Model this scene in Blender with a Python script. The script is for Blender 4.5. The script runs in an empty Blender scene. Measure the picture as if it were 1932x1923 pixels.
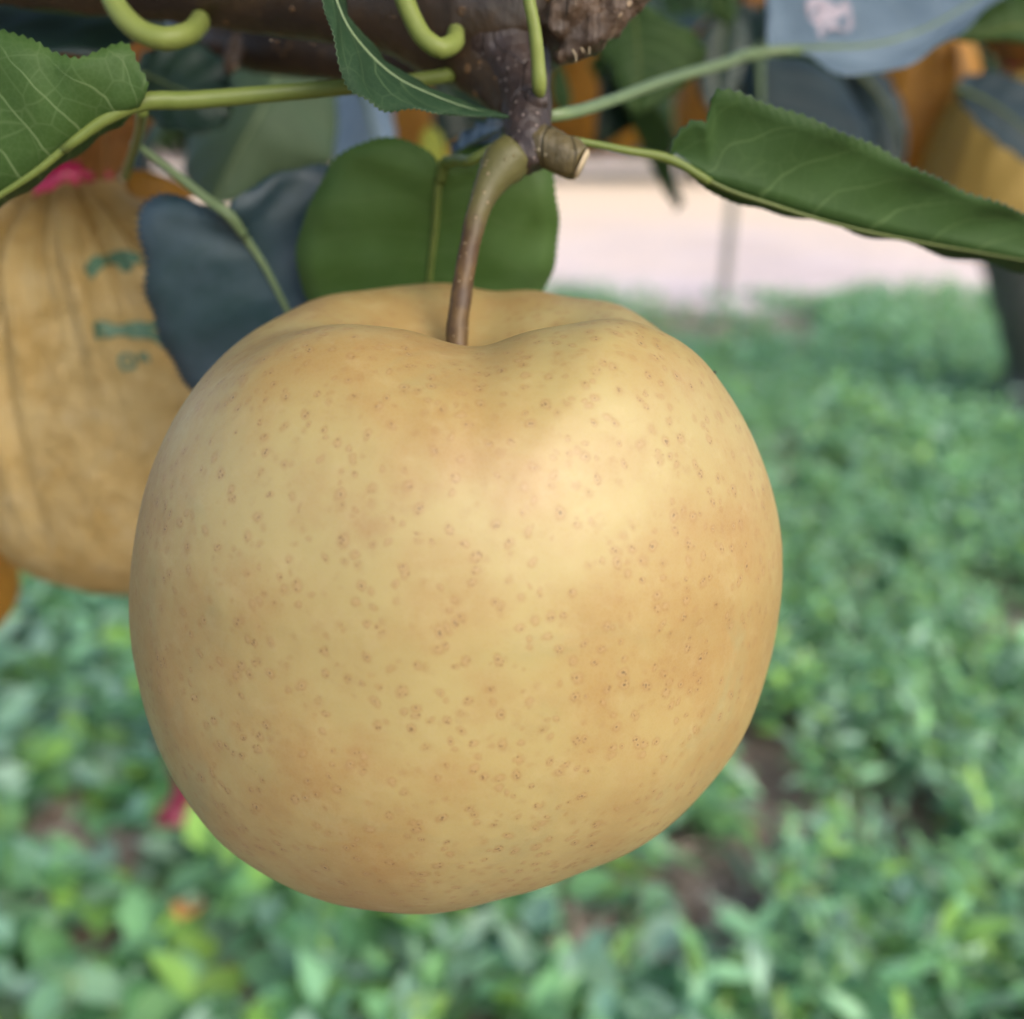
import bpy, bmesh, math, random
import numpy as np
from mathutils import Vector, Matrix, Euler
rng = np.random.default_rng(11); random.seed(11)
S = bpy.context.scene
R = math.radians
# ------------------------------------------------------------------ camera
PITCH = R(20); H = 1.0
cam_d = bpy.data.cameras.new('camera'); cam = bpy.data.objects.new('camera', cam_d)
S.collection.objects.link(cam); S.camera = cam
cam.location = (0, 0, H); cam.rotation_euler = (R(90) - PITCH, 0, 0)
cam_d.sensor_width = 36; cam_d.lens = 36; cam_d.clip_start = .01; cam_d.clip_end = 2000
cam_d.dof.use_dof = True; cam_d.dof.focus_distance = .154; cam_d.dof.aperture_fstop = 10.2
# ------------------------------------------------------------------ sky, sun, exposure
SUN_EL, SUN_AZ = R(40), R(138)          # azimuth clockwise from +Y: from the right
w = bpy.data.worlds.new('World'); S.world = w; w.use_nodes = True
nt = w.node_tree; bg = nt.nodes['Background']
sky = nt.nodes.new('ShaderNodeTexSky'); sky.sky_type = 'NISHITA'; sky.sun_disc = False
sky.sun_elevation = SUN_EL; sky.sun_rotation = SUN_AZ; sky.dust_density = 3.0; sky.air_density = 1.0; sky.ozone_density = 1.0
nt.links.new(sky.outputs[0], bg.inputs[0]); bg.inputs[1].default_value = .15
sl = bpy.data.lights.new('sun', 'SUN'); sl.energy = 1.15; sl.angle = R(50); sl.color = (1, .93, .82)
so = bpy.data.objects.new('sun', sl); S.collection.objects.link(so)
sd = Vector((math.sin(SUN_AZ)*math.cos(SUN_EL), math.cos(SUN_AZ)*math.cos(SUN_EL), math.sin(SUN_EL)))
so.rotation_euler = sd.to_track_quat('Z', 'Y').to_euler(); so.location = (1, -2, 4)
S.view_settings.view_transform = 'Standard'; S.view_settings.look = 'None'
S.view_settings.exposure = 1.2; S.view_settings.gamma = 1
S.cycles.use_denoising = True; S.cycles.max_bounces = 5; S.cycles.adaptive_threshold = .02; S.cycles.transparent_max_bounces = 8
# ------------------------------------------------------------------ helpers
FW = np.array([0, math.cos(PITCH), -math.sin(PITCH)]); UP = np.array([0, math.sin(PITCH), math.cos(PITCH)])
RT = np.array([1., 0, 0]); CAM = np.array([0, 0, H]); FP = 1932.
def P(u, v, d): return CAM + FW*d + RT*((u-966)/FP*d) - UP*((v-961.5)/FP*d)
def proj(X):
    q = X-CAM; d = q@FW
    return 966+FP*(q@RT)/d, 961.5-FP*(q@UP)/d, d
def G(u, v, z=0.):
    r = FW + RT*((u-966)/FP) - UP*((v-961.5)/FP); k = (z-H)/r[2]
    return CAM + r*k
def link(o, parent=None):
    S.collection.objects.link(o)
    if parent: o.parent = parent
    return o
def tag(o, label=None, cat=None, group=None, kind=None):
    for k, v in (('label', label), ('category', cat), ('group', group), ('kind', kind)):
        if v: o[k] = v
    return o
def thing(name, loc, label, cat, group=None):
    o = bpy.data.objects.new(name, None); o.location = loc; o.empty_display_size = .02
    link(o); return tag(o, label, cat, group)
def mesh(name, V, F, mats, parent=None, smooth=True, uv=None, tint=None):
    me = bpy.data.meshes.new(name)
    V = np.asarray(V, float)
    if parent is not None: V = V - np.array(parent_world(parent))
    me.from_pydata(V.tolist(), [], F if isinstance(F, list) else F.tolist())
    for m in (mats if isinstance(mats, (list, tuple)) else [mats]): me.materials.append(m)
    if smooth: me.polygons.foreach_set('use_smooth', [True]*len(me.polygons))
    li = None
    if uv is not None or tint is not None:
        li = np.empty(len(me.loops), int); me.loops.foreach_get('vertex_index', li)
    if uv is not None:
        l = me.uv_layers.new(name='UVMap'); l.data.foreach_set('uv', np.asarray(uv, float)[li].ravel())
    if tint is not None:
        a = me.attributes.new('tint', 'FLOAT_COLOR', 'POINT')
        c = np.ones((len(V), 4)); c[:, :3] = tint; a.data.foreach_set('color', c.ravel())
    me.update()
    return link(bpy.data.objects.new(name, me), parent)
def parent_world(o):
    x = Vector((0, 0, 0))
    while o: x = x + o.location; o = o.parent
    return x
def crom(pts, n):
    """Catmull-Rom through pts, n samples, chord-length parameter."""
    p = np.asarray(pts, float)
    if len(p) == 2: return p[0] + (p[1]-p[0])*np.linspace(0, 1, n)[:, None]
    L = np.r_[0, np.cumsum(np.linalg.norm(np.diff(p[:, :3], axis=0), axis=1)+1e-9)]
    m = np.gradient(p, L, axis=0)
    t = np.linspace(0, L[-1], n); i = np.clip(np.searchsorted(L, t, 'right')-1, 0, len(p)-2)
    h = (L[i+1]-L[i])[:, None]; s = ((t-L[i])/(L[i+1]-L[i]))[:, None]
    return ((2*s**3-3*s**2+1)*p[i] + (s**3-2*s**2+s)*h*m[i] + (-2*s**3+3*s**2)*p[i+1] + (s**3-s**2)*h*m[i+1])
def tube_vf(pts, rad, n=24, seg=12, cap=True, lump=0.):
    pr = crom(np.c_[np.asarray(pts, float), np.asarray(rad, float)], n); p, r = pr[:, :3], np.maximum(pr[:, 3], 1e-5)
    T = np.gradient(p, axis=0); T /= np.linalg.norm(T, axis=1)[:, None]
    ref = np.array([.3, .9, .2]); V = []
    a = np.cross(T[0], ref); a /= np.linalg.norm(a)
    ang = np.linspace(0, 2*math.pi, seg, endpoint=False); uv = []
    for k in range(n):
        a = a - T[k]*(a@T[k]); a /= np.linalg.norm(a); b = np.cross(T[k], a)
        rr = r[k]*(1 + (lump*np.sin(3*ang+k*.9)*np.cos(k*1.7+ang) if lump else 0*ang))
        V.append(p[k] + rr[:, None]*(np.cos(ang)[:, None]*a + np.sin(ang)[:, None]*b)); uv += [(k/(n-1), q/seg) for q in range(seg)]
    V = np.concatenate(V); F = []
    for k in range(n-1):
        for q in range(seg):
            F.append((k*seg+q, k*seg+(q+1) % seg, (k+1)*seg+(q+1) % seg, (k+1)*seg+q))
    if cap:
        F.append(tuple(range(seg))[::-1]); F.append(tuple((n-1)*seg+q for q in range(seg)))
    return V, F, uv
def tube(name, pts, rad, mat, parent=None, n=24, seg=12, lump=0.):
    V, F, uv = tube_vf(pts, rad, n, seg, True, lump); return mesh(name, V, F, mat, parent, uv=uv)
def ptube(name, q, mat, parent, n=28, seg=12, lump=0.):     # q: (u, v, depth, radius in picture units)
    return tube(name, [P(a, b, d) for a, b, d, r in q], [r*d/FP for a, b, d, r in q], mat, parent, n, seg, lump)
# ------------------------------------------------------------------ materials
class NT:
    def __init__(s, name):
        s.m = bpy.data.materials.new(name); s.m.use_nodes = True; s.t = s.m.node_tree
        s.b = s.t.nodes['Principled BSDF']; s.o = s.t.nodes['Material Output']
    def n(s, ty, ins=None, **kw):
        x = s.t.nodes.new('ShaderNode'+ty)
        for k, v in kw.items(): setattr(x, k, v)
        for k, v in (ins or {}).items(): s.set(x.inputs[k], v)
        return x
    def set(s, sock, v):
        if isinstance(v, bpy.types.NodeSocket): s.t.links.new(v, sock)
        else: sock.default_value = (*v, 1) if sock.type == 'RGBA' and isinstance(v, tuple) and len(v) == 3 else v
    def obj(s, scale=None):
        return s.n('TexCoord').outputs['Object']
    def noise(s, vec, sc, det=3., rough=.5, dist=0.):
        return s.n('TexNoise', {'Vector': vec, 'Scale': sc, 'Detail': det, 'Roughness': rough, 'Distortion': dist}).outputs[0]
    def vor(s, vec, sc, feature='F1', out=0, rnd=1.):
        x = s.n('TexVoronoi', {'Vector': vec, 'Scale': sc, 'Randomness': rnd}, feature=feature); return x.outputs[out]
    def math(s, op, a, b=0., c=None, clamp=False):
        x = s.n('Math', operation=op, use_clamp=clamp); s.set(x.inputs[0], a); s.set(x.inputs[1], b)
        if c is not None: s.set(x.inputs[2], c)
        return x.outputs[0]
    def step(s, v, lo, hi, a=0., b=1.):
        x = s.n('MapRange', {'Value': v, 'From Min': lo, 'From Max': hi, 'To Min': a, 'To Max': b}, interpolation_type='SMOOTHSTEP'); return x.outputs[0]
    def mix(s, f, a, b, mode='MIX'):
        x = s.n('Mix', data_type='RGBA', blend_type=mode)
        s.set(x.inputs[0], f); s.set(x.inputs[6], (*a, 1) if isinstance(a, tuple) and len(a) == 3 else a)
        s.set(x.inputs[7], (*b, 1) if isinstance(b, tuple) and len(b) == 3 else b); return x.outputs[2]
    def bump(s, h, strength=.3, dist=.001, prev=None):
        i = {'Height': h, 'Strength': strength, 'Distance': dist}
        if prev is not None: i['Normal'] = prev
        return s.n('Bump', i).outputs[0]
    def fin(s, col, rough=.6, normal=None, spec=.5, sss=0., ssr=None, transl=0., tcol=None, sheen=0.):
        b = s.b; s.set(b.inputs['Base Color'], (*col, 1) if isinstance(col, tuple) and len(col) == 3 else col)
        s.set(b.inputs['Roughness'], rough); b.inputs['Specular IOR Level'].default_value = spec
        if normal is not None: s.set(b.inputs['Normal'], normal)
        if sss:
            b.inputs['Subsurface Weight'].default_value = sss; b.inputs['Subsurface Radius'].default_value = ssr or (.006, .003, .0012); b.inputs['Subsurface Scale'].default_value = 1.
        if sheen: b.inputs['Sheen Weight'].default_value = sheen; b.inputs['Sheen Roughness'].default_value = .5
        if transl:
            t = s.n('BsdfTranslucent'); s.set(t.inputs[0], tcol if tcol is not None else col)
            mx = s.n('MixShader', {0: transl}); s.t.links.new(b.outputs[0], mx.inputs[1]); s.t.links.new(t.outputs[0], mx.inputs[2]); s.t.links.new(mx.outputs[0], s.o.inputs[0])
        return s.m
def flat(name, col, rough=.6, var=.25, sc=60., bump=.2, spec=.4, **kw):
    m = NT(name); v = m.obj(); n = m.noise(v, sc, 4)
    c = m.mix(n, tuple(x*(1-var) for x in col), tuple(x*(1+var) for x in col))
    return m.fin(c, rough, m.bump(n, bump, .4/sc), spec, **kw)
def leaf_mat(name, base, dark, vein, rough, spec, veinamt, transl, tcol, bstr=.35, nv=9., cloud=0.):
    m = NT(name); uv = m.n('TexCoord').outputs['UV']; ob = m.obj()
    sp = m.n('SeparateXYZ', {0: uv}); t = sp.outputs[0]; x = m.math('ABSOLUTE', m.math('MULTIPLY_ADD', sp.outputs[1], 2., -1.))
    wob = m.math('MULTIPLY', m.math('SUBTRACT', m.noise(ob, 110., 2), .5), .55)
    side = m.math('MULTIPLY', m.math('GREATER_THAN', sp.outputs[1], .5), .45)
    a = m.math('ADD', m.math('ADD', m.math('MULTIPLY_ADD', m.math('POWER', x, 1.35), -.24*nv, m.math('MULTIPLY', t, nv)), wob), side)
    d = m.math('ABSOLUTE', m.math('SUBTRACT', m.math('FRACT', a), .5))
    wv = m.math('MULTIPLY_ADD', x, -.030, .048)
    v1 = m.math('SUBTRACT', 1., m.math('DIVIDE', d, wv), clamp=True); v1 = m.math('MULTIPLY', v1, m.step(x, .75, 1., 1., .15))
    v2 = m.step(m.vor(ob, 170., 'DISTANCE_TO_EDGE'), 0., .035, 1., 0.); v3 = m.step(m.vor(ob, 900., 'DISTANCE_TO_EDGE'), 0., .12, 1., 0.)
    vv = m.math('MAXIMUM', v1, m.math('MULTIPLY', v2, .26)); vv = m.math('MAXIMUM', vv, m.math('MULTIPLY', v3, .10))
    blotch = m.step(m.noise(ob, 45., 4, .6), .3, .75)
    c = m.mix(blotch, dark, base); c = m.mix(m.math('MULTIPLY', vv, veinamt, clamp=True), c, vein)
    spots = m.math('MULTIPLY', m.step(m.vor(ob, 130.), .06, .10, 1., 0.), m.step(m.noise(ob, 30.), .60, .66)); c = m.mix(m.math('MULTIPLY', spots, .6), c, (.05, .03, .012))
    nrm = m.bump(m.math('ADD', m.math('MULTIPLY', v1, 1.0), m.math('MULTIPLY', v2, .35)), -bstr, .0004)
    nrm = m.bump(m.noise(ob, 70., 3), .25, .002, nrm)
    rg = m.math('MULTIPLY_ADD', m.noise(ob, 90., 4), .22, rough-.11)
    return m.fin(c, rg, nrm, spec, transl=transl, tcol=tcol)
LT = leaf_mat('leaf_upper', (.020, .048, .030), (.013, .034, .025), (.06, .11, .06), .46, .7, .30, .08, (.12, .22, .03))
LTM = leaf_mat('leaf_folded', (.015, .040, .016), (.011, .030, .013), (.07, .115, .05), .75, .18, .9, .08, (.10, .2, .03))
LTK = leaf_mat('leaf_upper_dark', (.016, .034, .038), (.008, .020, .022), (.04, .07, .06), .58, .35, .25, .06, (.08, .16, .04))
LTD = leaf_mat('leaf_upper_sheen_painted', (.042, .074, .098), (.008, .036, .040), (.06, .10, .09), .5, .6, .25, .08, (.10, .2, .05))  # bluish base carries the sky's sheen on a dark green leaf
LTB = leaf_mat('leaf_upper_sky_painted', (.21, .285, .36), (.14, .20, .26), (.34, .40, .38), .34, 1., .25, .08, (.12, .22, .06))  # pale blue base holds the sky reflection as colour
LU = leaf_mat('leaf_lower', (.040, .086, .017), (.030, .068, .015), (.15, .22, .09), .62, .25, .95, .20, (.13, .25, .03))
LU8 = leaf_mat('leaf_lower_deep', (.034, .078, .016), (.026, .062, .014), (.09, .15, .05), .62, .25, .7, .16, (.10, .2, .02))
LU6 = leaf_mat('leaf_lower_smooth', (.082, .158, .042), (.054, .112, .020), (.13, .19, .07), .6, .3, .38, .22, (.14, .28, .02))
LU2 = leaf_mat('leaf_lower_pale', (.085, .135, .075), (.070, .118, .062), (.16, .22, .12), .6, .3, .4, .18, (.16, .27, .06))
LY = leaf_mat('leaf_sunlit_painted', (.50, .50, .06), (.38, .44, .06), (.5, .5, .2), .5, .4, .3, .35, (.6, .6, .05))  # leaf in sunlight, its glow put into a bright yellow base
GREEN = NT('petiole_green')
_v = GREEN.obj(); _n = GREEN.noise(_v, 120., 4)
GREEN = GREEN.fin(GREEN.mix(_n, (.085, .125, .025), (.145, .175, .045)), .42, GREEN.bump(_n, .3, .0012), .25, sss=.12, ssr=(.002, .002, .0006))
GREEN2 = NT('petiole_lime'); _v = GREEN2.obj(); _n = GREEN2.noise(_v, 140., 4)
GREEN2 = GREEN2.fin(GREEN2.mix(_n, (.135, .175, .040), (.20, .235, .062)), .40, GREEN2.bump(_n, .3, .0014), .22, sss=.12, ssr=(.002, .002, .0006))
GREEN3 = NT('petiole_pale'); _v = GREEN3.obj(); _n = GREEN3.noise(_v, 140., 4)
GREEN3 = GREEN3.fin(GREEN3.mix(_n, (.11, .17, .075), (.16, .22, .10)), .42, GREEN3.bump(_n, .10, .001), .45)
GREEN4 = flat('midrib_olive', (.075, .10, .02), .5, .2, 140., .1)
def bark_mat(name, dark, mid, light, dots=(.36, .27, .17), dsc=420., bs=.7, crack=.6, rot=0., stretch=.35):
    m = NT(name); v = m.obj(); n1 = m.noise(v, 55., 6, .65, .6); n2 = m.noise(v, 320., 4, .6)
    st = m.n('Mapping', {0: v, 2: (0., rot, 0.), 3: (1., 1., stretch)}).outputs[0]; n3 = m.noise(st, 160., 5, .7, 1.2)
    c = m.mix(m.step(n1, .32, .7), dark, mid); c = m.mix(m.step(n3, .58, .78), c, light)
    cr = m.step(m.vor(st, 130., 'DISTANCE_TO_EDGE'), 0., .05, 1., 0.); c = m.mix(m.math('MULTIPLY', cr, crack), c, tuple(x*.35 for x in dark))
    dd = m.step(m.vor(v, dsc), .16, .24, 1., 0.); dd = m.math('MULTIPLY', dd, m.step(m.noise(v, 70.), .46, .55)); c = m.mix(m.math('MULTIPLY', dd, .8), c, dots)
    h = m.math('ADD', m.math('MULTIPLY', n3, 1.2), m.math('SUBTRACT', m.math('MULTIPLY', dd, .8), m.math('MULTIPLY', cr, crack*1.3))); h = m.math('ADD', h, m.math('MULTIPLY', n2, .5))
    return m.fin(c, m.math('MULTIPLY_ADD', n2, .3, .35), m.bump(h, bs, .0012), .45)
BARK = bark_mat('branch_bark', (.014, .008, .004), (.038, .021, .007), (.052, .031, .014), (.16, .085, .03), 240., .35, .06, R(85), .3)
SPUR = bark_mat('spur_bark', (.018, .011, .009), (.040, .025, .020), (.06, .048, .046), (.20, .16, .14), 620., .6, .2)
STUB = bark_mat('stub_bark', (.045, .034, .014), (.10, .078, .030), (.12, .085, .045), (.30, .26, .16), 600., .5)
OLD = bark_mat('old_bark', (.034, .020, .011), (.085, .052, .030), (.22, .165, .11), (.4, .3, .2), 300., 1., .1, R(48), .10)
TRUNK = bark_mat('trunk_bark', (.045, .042, .034), (.10, .095, .078), (.17, .16, .13), (.15, .14, .11), 90., 1.)
# fruit stalk: brown below, olive at the top where it joins the spur
m = NT('stalk_skin'); v = m.obj(); uvx = m.n('SeparateXYZ', {0: m.n('TexCoord').outputs['UV']}).outputs[0]
n = m.noise(v, 180., 4, .6); c = m.mix(m.step(n, .3, .7), (.048, .024, .008), (.105, .060, .017))
c = m.mix(m.step(m.math('ADD', uvx, m.math('MULTIPLY', n, .3)), .66, .98), c, (.085, .080, .026))
dd = m.math('MULTIPLY', m.step(m.vor(v, 640.), .15, .22, 1., 0.), m.step(m.noise(v, 300.), .42, .5)); c = m.mix(m.math('MULTIPLY', dd, .5), c, (.34, .26, .16))
STALK = m.fin(c, .5, m.bump(m.math('ADD', dd, m.math('MULTIPLY', n, 1.2)), .6, .0005), .35)
# pear skin
m = NT('pear_skin'); v = m.obj()
warp = m.n('VectorMath', {0: v, 1: m.n('VectorMath', {0: m.n('TexNoise', {'Vector': v, 'Scale': 260., 'Detail': 2.}).outputs[1], 3: .0022}, operation='SCALE').outputs[0]}, operation='ADD').outputs[0]
big = m.noise(v, 26., 5, .62, .4); med = m.noise(v, 75., 4, .6); fine = m.noise(v, 900., 3, .6)
c = m.mix(m.step(big, .34, .64), (.272, .176, .058), (.308, .246, .094))
c = m.mix(m.math('MULTIPLY', m.step(med, .48, .74), .40), c, (.255, .144, .046))
c = m.mix(m.math('MULTIPLY', m.step(m.noise(v, 38., 5, .6, .8), .54, .74), .62), c, (.238, .206, .088))
c = m.mix(m.math('MULTIPLY', m.step(m.noise(v, 50., 5, .6), .62, .76), .34), c, (.228, .108, .038))
c = m.mix(m.math('MULTIPLY', m.step(m.noise(v, 190., 5, .7), .50, .72), .28), c, (.36, .29, .135))
c = m.mix(m.math('MULTIPLY', m.step(m.noise(v, 260., 5, .7, .5), .52, .74), .22), c, (.22, .125, .045))
def dots(scale, r, cut, vec):
    x = m.n('TexVoronoi', {'Vector': vec, 'Scale': scale}, feature='F1'); sc_ = m.n('SeparateColor', {0: x.outputs[1]})
    on = m.step(sc_.outputs[0], cut, cut+.02); size = m.math('MULTIPLY_ADD', sc_.outputs[1], .6, .6)
    return m.math('DIVIDE', x.outputs[0], m.math('MULTIPLY', size, r)), on      # 1 at the rim of the dot
d1, on1 = dots(430., .27, .03, warp)
halo = m.math('MULTIPLY', m.step(d1, .5, 1.9, 1., 0.), on1)
disc = m.math('MULTIPLY', m.step(d1, .45, 1.05, 1., 0.), on1)
pit = m.math('MULTIPLY', m.step(m.vor(v, 1400.), .20, .34, 1., 0.), m.math('MULTIPLY', m.step(d1, .8, 1.25, 1., 0.), on1))
pit2 = m.math('MULTIPLY', m.step(m.vor(v, 1700.), .14, .3, 1., 0.), m.math('MULTIPLY', m.step(d1, .5, 1.7, 1., 0.), m.step(m.noise(v, 90.), .48, .6)))
core = m.math('MULTIPLY', m.step(d1, .20, .36, 1., 0.), m.step(m.noise(v, 240.), .45, .5)); core = m.math('MULTIPLY', core, on1)
c = m.mix(m.math('MULTIPLY', halo, .50), c, (.225, .118, .038))
c = m.mix(m.math('MULTIPLY', disc, .30), c, (.36, .27, .125))
c = m.mix(m.math('MULTIPLY', m.math('MAXIMUM', pit, m.math('MULTIPLY', pit2, .6)), .60), c, (.12, .062, .022)); c = m.mix(m.math('MULTIPLY', core, .65), c, (.05, .03, .012))
net = m.step(m.vor(v, 1500., 'DISTANCE_TO_EDGE'), .0, .25); c = m.mix(m.math('MULTIPLY', m.math('SUBTRACT', 1., net), .10), c, (.33, .26, .16))
h = m.math('ADD', m.math('MULTIPLY', disc, .8), m.math('MULTIPLY', m.math('ADD', pit, core), -1.1)); h = m.math('ADD', h, m.math('MULTIPLY', fine, .14)); h = m.math('SUBTRACT', h, m.math('MULTIPLY', net, .10))
nr = m.bump(h, .13, .0002); nr = m.bump(m.noise(v, 60., 3), .14, .004, nr)
SKIN = m.fin(c, m.math('MULTIPLY_ADD', fine, .18, .38), nr, .50, sss=.06, ssr=(.004, .0022, .0008))
# bag paper
m = NT('bag_paper'); v = m.obj(); n1 = m.noise(v, 55., 6, .65); n2 = m.noise(v, 600., 4, .6); st = m.n('Mapping', {0: v, 3: (1., 1., .22)}).outputs[0]; n3 = m.noise(st, 150., 4, .6, .6)
c = m.mix(m.step(n1, .3, .7), (.44, .285, .080), (.56, .41, .165)); c = m.mix(m.math('MULTIPLY', m.step(m.noise(v, 140., 5, .7), .5, .7), .35), c, (.58, .46, .24))
PAPER = m.fin(c, .38, m.bump(m.math('ADD', m.math('MULTIPLY', m.noise(v, 130., 5, .7, 1.5), 1.0), m.math('ADD', m.math('MULTIPLY', n2, .2), n1)), .8, .0028), .5, transl=.18, tcol=(.55, .32, .06))
m = NT('bag_paper_orange'); v = m.obj(); n1 = m.noise(v, 45., 6, .65)
PAPER2 = m.fin(m.mix(n1, (.42, .19, .02), (.55, .29, .04)), .5, m.bump(n1, .5, .003), .4, transl=.35, tcol=(.5, .21, .015))
m = NT('bag_paper_ochre'); v = m.obj(); n1 = m.noise(v, 45., 6, .65)
PAPER3 = m.fin(m.mix(n1, (.34, .23, .05), (.44, .32, .09)), .5, m.bump(n1, .5, .003), .4, transl=.3, tcol=(.4, .27, .04))
RED2 = flat('dark_red_plastic', (.15, .010, .03), .4, .3, 90., .2)
COLLAR = flat('collar_paper', (.22, .095, .02), .55, .35, 120., .5)
PRINT = flat('green_ink', (.075, .15, .085), .5, .4, 260., .1)
RED = flat('red_plastic', (.42, .016, .075), .3, .2, 120., .2, .5)
PITH = flat('cut_wood', (.42, .34, .22), .8, .3, 500., .4)
SOIL = NT('soil'); v = SOIL.obj(); n1 = SOIL.noise(v, 3., 8, .65); n2 = SOIL.noise(v, 60., 6, .7)
SOIL = SOIL.fin(SOIL.mix(SOIL.step(SOIL.math('ADD', SOIL.math('MULTIPLY', n1, .6), SOIL.math('MULTIPLY', n2, .4)), .35, .65), (.16, .115, .09), (.36, .28, .235)), .95, SOIL.bump(n2, .8, .02), .1)
PATH = NT('path'); v = PATH.obj(); n1 = PATH.noise(v, .8, 7, .6, .5); n2 = PATH.noise(v, 25., 6, .7)
_c = PATH.mix(PATH.step(n1, .35, .65), (.46, .385, .375), (.57, .485, .485)); _c = PATH.mix(PATH.math('MULTIPLY', PATH.step(n2, .55, .75), .35), _c, (.36, .28, .24))
_y = PATH.n('SeparateXYZ', {0: v}).outputs[1]; _c = PATH.mix(PATH.step(PATH.math('ADD', _y, PATH.math('MULTIPLY', PATH.noise(v, .35, 5, .6), 16.)), 12.5, 24.), _c, (.62, .49, .36))  # far stretch turns warm: straw colour with a sunlit glow painted in
PATH = PATH.fin(_c, .95, PATH.bump(n2, .6, .03), .1)
def tint_mat(name, rough=.5, transl=.25, spec=.4):
    m = NT(name); a = m.n('Attribute', attribute_name='tint').outputs[0]; n = m.noise(m.obj(), 80., 3)
    c = m.mix(m.math('MULTIPLY', n, .35), a, (.03, .06, .02)); return m.fin(c, rough, m.bump(n, .3, .003), spec, transl=transl, tcol=a)
WEED = tint_mat('weed_leaf', .36, .40, .6); CROWN = tint_mat('crown_leaf', .45, .22, .45); STRAW = tint_mat('straw_litter', .8, 0., .2)
POST = flat('grey_post', (.17, .17, .15), .7, .3, 30., .3)
DRY = flat('dry_leaf', (.36, .17, .04), .7, .3, 60., .4)
BUG = flat('insect_black', (.012, .010, .008), .4, .3, 900., .1)
SCAR = NT('leaf_scar'); v = SCAR.obj(); n1 = SCAR.noise(v, 300., 4, .6); SCAR = SCAR.fin(SCAR.mix(SCAR.step(n1, .5, .72), (.46, .41, .46), (.16, .12, .14)), .85, SCAR.bump(n1, .5, .001), .2)
# ------------------------------------------------------------------ ground, path
gx = np.sign(np.linspace(-1, 1, 121))*np.abs(np.linspace(-1, 1, 121))**3.2*400
X, Y = np.meshgrid(gx, gx+3); Z = .02*np.sin(X*3.1+.4)*np.cos(Y*2.3)+.012*np.sin(X*7+Y*5); Z *= np.exp(-(np.hypot(X, Y-3)/4.5)**4)
n = 121; idx = np.arange(n*n).reshape(n, n)
Fq = np.stack([idx[:-1, :-1], idx[:-1, 1:], idx[1:, 1:], idx[1:, :-1]], -1).reshape(-1, 4)
g = mesh('ground', np.c_[X.ravel(), Y.ravel(), Z.ravel()], Fq, SOIL); tag(g, kind='structure')
px = np.linspace(-24, 26, 91); near = 6.3+.25*np.sin(px*2.1)+.18*np.sin(px*5.3+1)+.1*np.sin(px*11)-.06*px
pv = np.concatenate([np.c_[px, near, px*0+.006], np.c_[px, near+.35, px*0+.05], np.c_[px, px*0+9.5, px*0+.07], np.c_[px, px*0+38+.3*np.sin(px*1.3), px*0+.05], np.c_[px, px*0+39+.3*np.sin(px*1.3), px*0+.006]])
pf = [(r*91+i, r*91+i+1, (r+1)*91+i+1, (r+1)*91+i) for r in range(4) for i in range(90)]
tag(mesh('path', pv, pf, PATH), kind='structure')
# ------------------------------------------------------------------ the pear in front
PC = P(862, 1135, .1955)
ax = np.array([math.sin(R(3)), 0, 1.]); ax /= np.linalg.norm(ax)
e1 = np.cross(np.cross(ax, RT), ax); e1 /= np.linalg.norm(e1); e2 = np.cross(ax, e1)
VD = (PC-CAM)/np.linalg.norm(PC-CAM); su = np.cross(VD, [0, 0, 1.]); su /= np.linalg.norm(su); sv = np.cross(su, VD)
PM = np.array([0.991, 0.99, 0.992, 1.002, 1.017, 1.031, 1.047, 1.045, 1.041, 1.033, 1.013, 0.995, 0.97, 0.947, 0.942, 0.942, 0.958, 0.972, 0.983, 0.987, 0.993, 0.993, 0.993, 1.002, 1.007, 0.994, 0.978, 0.959, 0.946, 0.94, 0.958, 0.969, 0.993, 0.963, 0.972, 0.951, 0.996, 1.008, 0.981, 0.979, 0.959, 0.944, 0.936, 0.936, 0.942, 0.955, 0.966, 0.985, 0.991])
_a = np.linspace(-math.pi, math.pi, 721); PMf = np.interp(_a, np.linspace(-math.pi, math.pi, len(PM)), PM)
_k = np.exp(-(np.arange(-16, 17)/7.)**2); _k /= _k.sum(); PMf = np.convolve(np.r_[PMf[-17:-1], PMf, PMf[1:17]], _k, 'valid')
def gau(x, s): return np.exp(-(x/s)**2)
def wd(p, c): return np.angle(np.exp(1j*(p-c)))
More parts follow.
